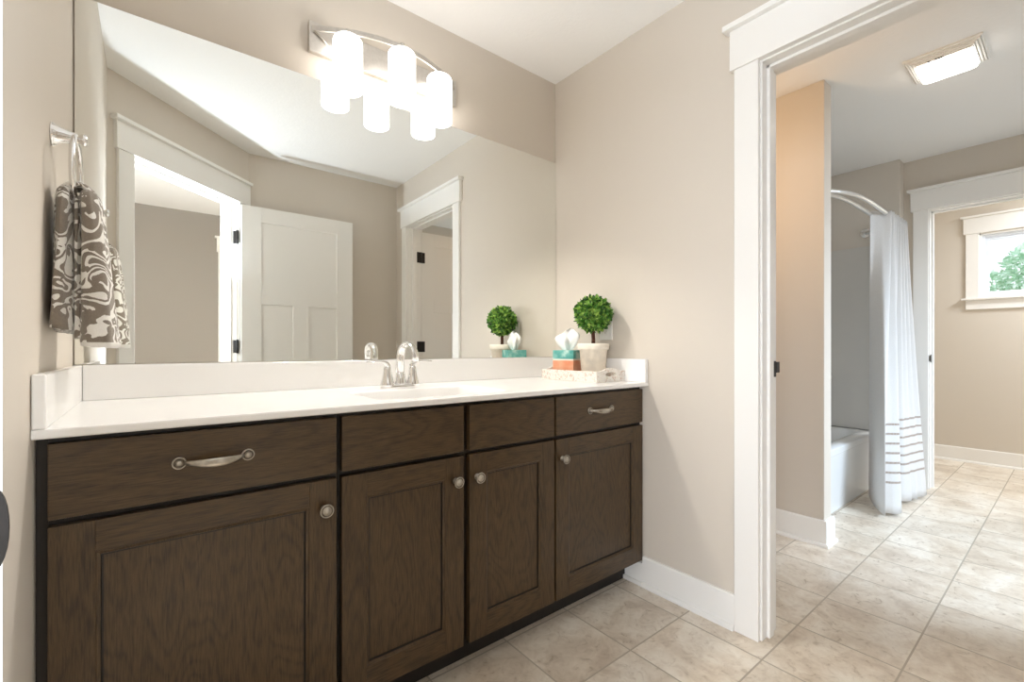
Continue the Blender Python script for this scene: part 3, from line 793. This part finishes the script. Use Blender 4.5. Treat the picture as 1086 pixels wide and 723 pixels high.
# ------------------------------------------------------------------ tray and the things on it
tray = empty('tray', (1.578, -0.298, CZ1), 'small whitewashed wooden tray with cut-out handles at the right end of the counter', 'tray')
TX0, TX1, TY0, TY1, TZ = 1.476, 1.668, -0.470, -0.128, CZ1
b = MB(); b.box(TX0 + 0.002, TX1 - 0.002, TY0 + 0.002, TY1 - 0.002, TZ, TZ + 0.009, 'tray', 0.001)
part(b, 'tray_base', tray)
for x0, x1 in ((TX0, TX0 + 0.010), (TX1 - 0.010, TX1)):
    b = MB(); b.box(x0, x1, TY0 + 0.0105, TY1 - 0.0105, TZ + 0.0, TZ + 0.047, 'tray', 0.0015); part(b, 'side_board', tray)
xm = (TX0 + TX1) / 2
for y0, y1 in ((TY0, TY0 + 0.010), (TY1 - 0.010, TY1)):
    b = MB(); n = 48
    hw = (TX1 - TX0) / 2
    def top(t):   # t -1..1
        return TZ + 0.047 + 0.014 * max(0.0, math.cos(min(1.0, abs(t) / 0.62) * math.pi / 2)) ** 0.8
    outer, innr = [], []
    for i in range(n):
        a = 2 * math.pi * i / n; ca, sa = math.cos(a), math.sin(a)
        hx = 0.036 * (abs(ca) ** 0.8) * (1 if ca >= 0 else -1); hz = 0.0095 * (abs(sa) ** 0.9) * (1 if sa >= 0 else -1)
        innr.append((xm + hx, TZ + 0.033 + hz))
        tx = ca / max(abs(ca), abs(sa)); tz = sa / max(abs(ca), abs(sa))
        X = xm + tx * hw; Z = (top(tx) if tz > 0.999 else (TZ if tz < -0.999 else TZ + (tz + 1) / 2 * 0.047))
        outer.append((X, Z))
    lo = [[(x, y0, z) for x, z in innr], [(x, y0, z) for x, z in outer], [(x, y1, z) for x, z in outer], [(x, y1, z) for x, z in innr], [(x, y0, z) for x, z in innr]]
    b.loft(lo, 'tray', True, False, False, False)
    part(b, 'handle_board', tray, weld=True)

# tissue box
tbx = empty('tissue_box', (1.567, -0.211, TZ + 0.0095), 'cube tissue box in teal and coral bands standing on the tray beside the topiary', 'tissue box')
bx0, bx1, by0, by1, bz = 1.514, 1.620, -0.264, -0.158, TZ + 0.0095
b = MB(); b.box(bx0, bx1, by0, by1, bz, bz + 0.128, 'tbox', 0.0015); part(b, 'box', tbx)
b = MB(); rnd = random.Random(5); loops = []
n = 56; cx_, cy_ = 1.567, -0.211
phs = [rnd.uniform(0, 6.28) for _ in range(5)]
for i in range(15):
    t = i / 14; z = bz + 0.129 + 0.088 * t
    flare = 0.020 + 0.030 * math.sin(t * math.pi * 0.60) ** 0.9
    lp = []
    for j in range(n):
        a = 2 * math.pi * j / n
        fold = 1 + (0.28 + 0.25 * t) * math.sin(5 * a + phs[0] + t) + 0.12 * math.sin(9 * a + phs[1])
        r = flare * fold * (1 - 0.62 * t ** 6)
        zz = z + t * (0.016 * math.sin(2 * a + phs[2]) + 0.012 * math.sin(3 * a + phs[3])) - (0.010 * t)
        lp.append((cx_ + 0.55 * r * math.cos(a), cy_ + 0.95 * r * math.sin(a), zz))
    loops.append(lp)
b.loft(loops, 'tissue', True, False, True); part(b, 'tissue', tbx)
tbx.rotation_euler = (0, 0, math.radians(20))

# topiary
TPX, TPY = 1.590, -0.352
tp = empty('potted_topiary', (TPX, TPY, TZ + 0.009), 'round green boxwood topiary in a cream clay pot on the tray', 'plant')
pz = TZ + 0.0095
b = MB()
b.lathe([(0.050, 0), (0.052, 0.002), (0.0625, 0.128), (0.0675, 0.130), (0.0705, 0.134), (0.0715, 0.150), (0.0700, 0.158), (0.0640, 0.159), (0.0610, 0.156), (0.0590, 0.140), (0.0580, 0.138)], (TPX, TPY, pz), 'pot', 48, cap=False)
b.lathe([(0.0005, 0.0), (0.050, 0.0)], (TPX, TPY, pz), 'pot', 48, cap=False)
part(b, 'pot', tp)
b = MB(); b.lathe([(0.0588, 0.136), (0.059, 0.142), (0.045, 0.147), (0.02, 0.150), (0.001, 0.151)], (TPX, TPY, pz), 'moss', 32, cap=True); part(b, 'moss', tp)
b = MB(); b.tube([(TPX, TPY, pz + 0.145), (TPX + 0.001, TPY, pz + 0.18), (TPX - 0.001, TPY + 0.001, pz + 0.21), (TPX, TPY, pz + 0.26)], [0.0095, 0.0088, 0.0085, 0.008], 'bark', 12); part(b, 'stem', tp)
def leaves(bmb, c, R0, count, ln, wd, mat, seed, squash=1.0):
    rnd = random.Random(seed); bm = bmb.bm; idx = bmb.mi(mat)
    for i in range(count):
        zc = rnd.uniform(-1, 1); a = rnd.uniform(0, 2 * math.pi); q = math.sqrt(1 - zc * zc)
        d = Vector((q * math.cos(a), q * math.sin(a), zc))
        r = R0 * (rnd.uniform(0.72, 1.0)) 
        p = Vector(c) + Vector((d.x * r, d.y * r, d.z * r * squash))
        u = (d + Vector((rnd.gauss(0, .7), rnd.gauss(0, .7), rnd.gauss(0, .7)))).normalized()
        v = u.cross(Vector((rnd.gauss(0, 1), rnd.gauss(0, 1), rnd.gauss(0, 1)))).normalized(); nn = u.cross(v)
        l = ln * rnd.uniform(0.7, 1.25); w_ = wd * rnd.uniform(0.8, 1.2)
        pts = [p, p + u * l * .35 + v * w_, p + u * l * .75 + v * w_ * .75, p + u * l, p + u * l * .75 - v * w_ * .75, p + u * l * .35 - v * w_]
        mids = [p + u * l * .35 - nn * w_ * .4, p + u * l * .75 - nn * w_ * .4]
        vs = [bm.verts.new(x) for x in pts]; mm = [bm.verts.new(x) for x in mids]
        for tri in ((vs[0], vs[1], mm[0]), (vs[1], vs[2], mm[1], mm[0]), (vs[2], vs[3], mm[1]), (vs[3], vs[4], mm[1]), (vs[4], vs[5], mm[0], mm[1]), (vs[5], vs[0], mm[0])):
            f = bm.faces.new(tri); f.material_index = idx
b = MB(); leaves(b, (TPX, TPY, 1.192), 0.078, 1700, 0.0185, 0.0070, 'leaf', 11)
b.lathe([(0.001, -0.056), (0.035, -0.045), (0.055, -0.015), (0.056, 0.015), (0.038, 0.042), (0.001, 0.056)], (TPX, TPY, 1.192), 'leaf', 16)
part(b, 'foliage', tp, recalc=False)

# wall outlet behind the topiary
ol = empty('wall_outlet', (R, -0.3475, 1.131), 'white wall outlet plate behind the topiary on the right wall', 'outlet')
b = MB(); b.box(R - 0.0085, R - 0.0003, -0.3850, -0.3100, 1.073, 1.190, 'plastic', 0.0025); part(b, 'cover_plate', ol)
b = MB(); b.box(R - 0.0105, R - 0.0083, -0.3640, -0.3310, 1.098, 1.165, 'plastic', 0.001)
for zc in (1.115, 1.148):
    for dy_ in (-0.006, 0.006): b.box(R - 0.0108, R - 0.0100, -0.3475 + dy_ - 0.001, -0.3475 + dy_ + 0.001, zc - 0.004, zc + 0.004, 'dark')
    b.lathe([(0.0022, -0.0108), (0.0022, -0.0100)], (R, -0.3475, zc - 0.008), 'dark', 10, 'x')
part(b, 'receptacle', ol)

# ------------------------------------------------------------------ exhaust fan light in the room beyond
fl = empty('exhaust_fan_light', (3.022, -1.336, H), 'lit square exhaust fan with stepped white grille on the ceiling of the tub room', 'ceiling light')
fx0, fx1, fy0, fy1 = 2.890, 3.170, -1.475, -1.198
b = MB()
def fr(d, z): return [(fx0 + d, fy0 + d, z), (fx1 - d, fy0 + d, z), (fx1 - d, fy1 - d, z), (fx0 + d, fy1 - d, z)]
lv = [fr(0, H - 0.0003), fr(0, H - 0.008), fr(0.006, H - 0.012)]
d_ = 0.006; z_ = H - 0.012
for i in range(4):
    d_ += 0.0035; lv.append(fr(d_, z_ + 0.006)); d_ += 0.0008; lv.append(fr(d_, z_ - 0.004)); z_ -= 0.004; d_ += 0.006; lv.append(fr(d_, z_))
lv.append(fr(d_ + 0.002, z_ + 0.004))
b.loft(lv, 'grille', True, False, False, False)
part(b, 'grille', fl)
b = MB()
def fr2(d, z, r=0.018): return rrect(fx0 + 0.060 + d, fx1 - 0.030 - d, fy0 + 0.036 + d, fy1 - 0.036 - d, r, z, 5)
b.loft([fr2(0, H - 0.020), fr2(0, H - 0.034), fr2(0.004, H - 0.042), fr2(0.012, H - 0.047), fr2(0.04, H - 0.050)], 'lens', True, True, True); part(b, 'light_lens', fl)
b = MB()
for yy in (-1.29, -1.315, -1.325, -1.335): b.box(fx0 + 0.0365, fx0 + 0.043, yy - 0.0035, yy + 0.0035, H - 0.030, H - 0.027, 'dark')
part(b, 'mark', fl)
b = MB(); b.loft([fr(d_ + 0.001, z_ + 0.003), fr(d_ + 0.001, z_ + 0.008)], 'grille', True, True, True, False); part(b, 'inner_plate', fl)

# ------------------------------------------------------------------ tub, surround, plumbing
TA = -0.775; TH = 0.402
tub = empty('bathtub', (3.61, -0.40, 0), 'white alcove bathtub with straight apron behind the shower curtain', 'bathtub')
b = MB(); xa, xb = SX1 + 0.001, AX - 0.001
b.box(xa, xb, TA, TA + 0.02, 0.0005, TH - 0.035, 'tub', 0.003)
b.box(xa, xb, TA - 0.006, TA + 0.004, TH - 0.045, TH - 0.004, 'tub', 0.004)
part(b, 'apron', tub)
b = MB()
def rr_(d, z, r): return rrect(xa + d, xb - d, TA - 0.006 + d, -0.002 - d, r, z, 8)
o0 = rrect(xa, xb, TA - 0.006, -0.002, 0.006, TH - 0.006, 8); o1 = rrect(xa, xb, TA - 0.004, -0.002, 0.006, TH, 8)
def inn(dx, dy, z, r): return rrect(xa + dx, xb - dx, TA + dy, -0.002 - dy * 0.7, r, z, 8)
b.loft([o0, o1, inn(0.07, 0.085, TH, 0.10), inn(0.08, 0.095, TH - 0.008, 0.10), inn(0.10, 0.12, TH - 0.15, 0.10), inn(0.14, 0.15, TH - 0.30, 0.10), inn(0.20, 0.20, TH - 0.33, 0.08)], 'tub', True, False, True)
part(b, 'tub_shell', tub, recalc=False)
su = empty('tub_surround', (3.61, -0.01, TH), 'pale grey wall surround lining the alcove above the bathtub', 'surround')
b = MB(); b.box(AX - 0.006, AX - 0.0005, TA + 0.0, -0.0005, TH + 0.001, 1.826, 'surround', 0.002); part(b, 'end_panel', su)
b = MB(); b.box(SX1 + 0.0005, SX1 + 0.006, TA + 0.0, -0.0005, TH + 0.001, 1.826, 'surround', 0.002); part(b, 'end_panel', su)
b = MB(); b.box(SX1 + 0.0065, AX - 0.0065, -0.006, -0.0005, TH + 0.001, 1.826, 'surround', 0.002); part(b, 'back_panel', su)
va = empty('tub_valve', (AX - 0.006, -0.44, 0.80), 'chrome tub valve trim on the surround, cut off by the tan partition', 'valve')
b = MB(); b.lathe([(0.070, -0.0005), (0.069, -0.006), (0.060, -0.010), (0.030, -0.013), (0.026, -0.045), (0.001, -0.048)], (AX - 0.006, -0.412, 0.80), 'chrome', 32, 'x'); part(b, 'escutcheon', va)
b = MB(); b.box(AX - 0.05, AX - 0.036, -0.43, -0.41, 0.73, 0.80, 'chrome', 0.004); part(b, 'lever', va)

# curved double rod
RZ = 1.93
ro = empty('shower_rod', (3.61, -0.85, RZ), 'pair of curved white-silver shower rods bowed over the bathtub', 'shower rod')
def rod_y(x, y0, bulge): return y0 - bulge * (1 - abs((x - 3.611) / 0.751) ** 4)
M['rod'] = simple('brushed_rod', (0.78, 0.77, 0.75, 1), 0.28, 0.75, var=(80, 0.05))
for y0, bl in ((-0.700, 0.240), (-0.692, 0.175)):
    b = MB()
    pts = [(SX1 + 0.003 + (AX - SX1 - 0.006) * i / 40, 0, RZ) for i in range(41)]
    pts = [(x, rod_y(x, y0, bl), z) for x, _, z in pts]
    rad = [0.0128 if 3.42 < p[0] < 4.1 else 0.0112 for p in pts]
    b.tube(pts, rad, 'rod', 14); part(b, 'rod', ro)
for x in (SX1, AX):
    sg = 1 if x == SX1 else -1
    b = MB(); b.lathe([(0.036, sg * 0.0005), (0.035, sg * 0.006), (0.026, sg * 0.010), (0.014, sg * 0.012), (0.013, sg * 0.022), (0.001, sg * 0.022)], (x, -0.696, RZ), 'chrome', 28, 'x')
    part(b, 'flange', ro)
# curtain helpers
def drape(name, top, bot, zt, zb, mat, label, cat, folds=0.0, seed=1, m=40, topwave=0.0):
    """surface between a polyline at the rod and a polyline at the floor"""
    def resample(pl, n):
        P = [Vector((x, y)) for x, y in pl]
        # Catmull-Rom
        out = []
        N = len(P)
        for i in range(n):
            t = i / (n - 1) * (N - 1); k_ = min(int(t), N - 2); f = t - k_
            p0, p1, p2, p3 = P[max(k_ - 1, 0)], P[k_], P[k_ + 1], P[min(k_ + 2, N - 1)]
            out.append(0.5 * ((2 * p1) + (-p0 + p2) * f + (2 * p0 - 5 * p1 + 4 * p2 - p3) * f * f + (-p0 + 3 * p1 - 3 * p2 + p3) * f ** 3))
        return out
    n = 220; A = resample(top, n); B = resample(bot, n); rnd = random.Random(seed)
    bm = bmesh.new(); uvl = bm.loops.layers.uv.new('UVMap')
    rows = []
    for i in range(m + 1):
        t = i / m; tt = t ** 1.15; r = []
        for j in range(n):
            p = A[j] * (1 - tt) + B[j] * tt
            s = j / (n - 1)
            wob = folds * math.sin(s * 46 + seed + 1.5 * math.sin(s * 9)) * (0.35 + 0.65 * t)
            z = zt + (zb - zt) * t
            if topwave: z += topwave * (1 - t) ** 6 * math.sin(s * 30)
            r.append(bm.verts.new((p.x + wob * 0.35, p.y + wob, z)))
        rows.append(r)
    for i in range(m):
        for j in range(n - 1):
            f = bm.faces.new((rows[i][j], rows[i][j + 1], rows[i + 1][j + 1], rows[i + 1][j])); f.smooth = True
            for lp, (a, c) in zip(f.loops, ((j, i), (j + 1, i), (j + 1, i + 1), (j, i + 1))): lp[uvl].uv = (a / n, 1 - c / m)
    me = bpy.data.meshes.new(name); bm.to_mesh(me); bm.free(); me.materials.append(M[mat])
    o = bpy.data.objects.new(name, me); COL.objects.link(o)
    so = o.modifiers.new('thick', 'SOLIDIFY'); so.thickness = 0.0014
    return tag(o, label, cat)
# gathered folds along the outer rod
top = [(3.745, -0.872), (3.775, -0.880), (3.795, -0.905), (3.815, -0.925)]
for i in range(16):
    x = 3.835 + (4.285 - 3.835) * i / 15; top.append((x, -0.936 + (0.030 if i % 2 else -0.030)))
bot = [(3.86, -0.840), (3.72, -0.885), (3.58, -0.950), (3.475, -1.005), (3.53, -0.985), (3.56, -1.035), (3.61, -1.052), (3.66, -1.045), (3.69, -1.020), (3.74, -0.975), (3.80, -0.962), (3.86, -0.970), (3.90, -1.010), (3.95, -1.045), (4.00, -1.030), (4.04, -1.060), (4.09, -1.050), (4.14, -1.075), (4.20, -1.080), (4.245, -1.050)]
drape('shower_curtain', top, bot, RZ + 0.015, 0.022, 'curtain', 'white linen shower curtain with thin brown stripes near the hem, hanging beside the bathtub', 'curtain', 0.0035, 2, topwave=0.006)

# ------------------------------------------------------------------ garden outside the window
b = MB(); b.box(8.0, 70.0, -25.0, 30.0, -0.6, -0.5, 'grass'); tag(b.build('lawn'), 'green lawn outside the small window', 'lawn')
for (tx, ty, tz, rt, sd, cnt) in ((40.0, 0.20, 5.3, 1.05, 3, 620), (46.0, 2.30, 5.6, 0.46, 8, 90)):
    tr2 = empty('tree', (tx, ty, -0.5), 'pale green leafy tree outside the window, the broader one' if sd == 3 else 'small sparse tree outside the window, left of the broader one', 'tree', 'trees outside the small window')
    b = MB(); leaves(b, (tx, ty, tz), rt, cnt, 0.36, 0.12, 'tree', sd, 1.6); part(b, 'crown', tr2, recalc=False)
    b = MB(); b.tube([(tx, ty, -0.498), (tx + .05, ty, 1.0), (tx, ty + .04, tz)], [0.12, 0.09, 0.04], 'bark', 10); part(b, 'trunk', tr2)
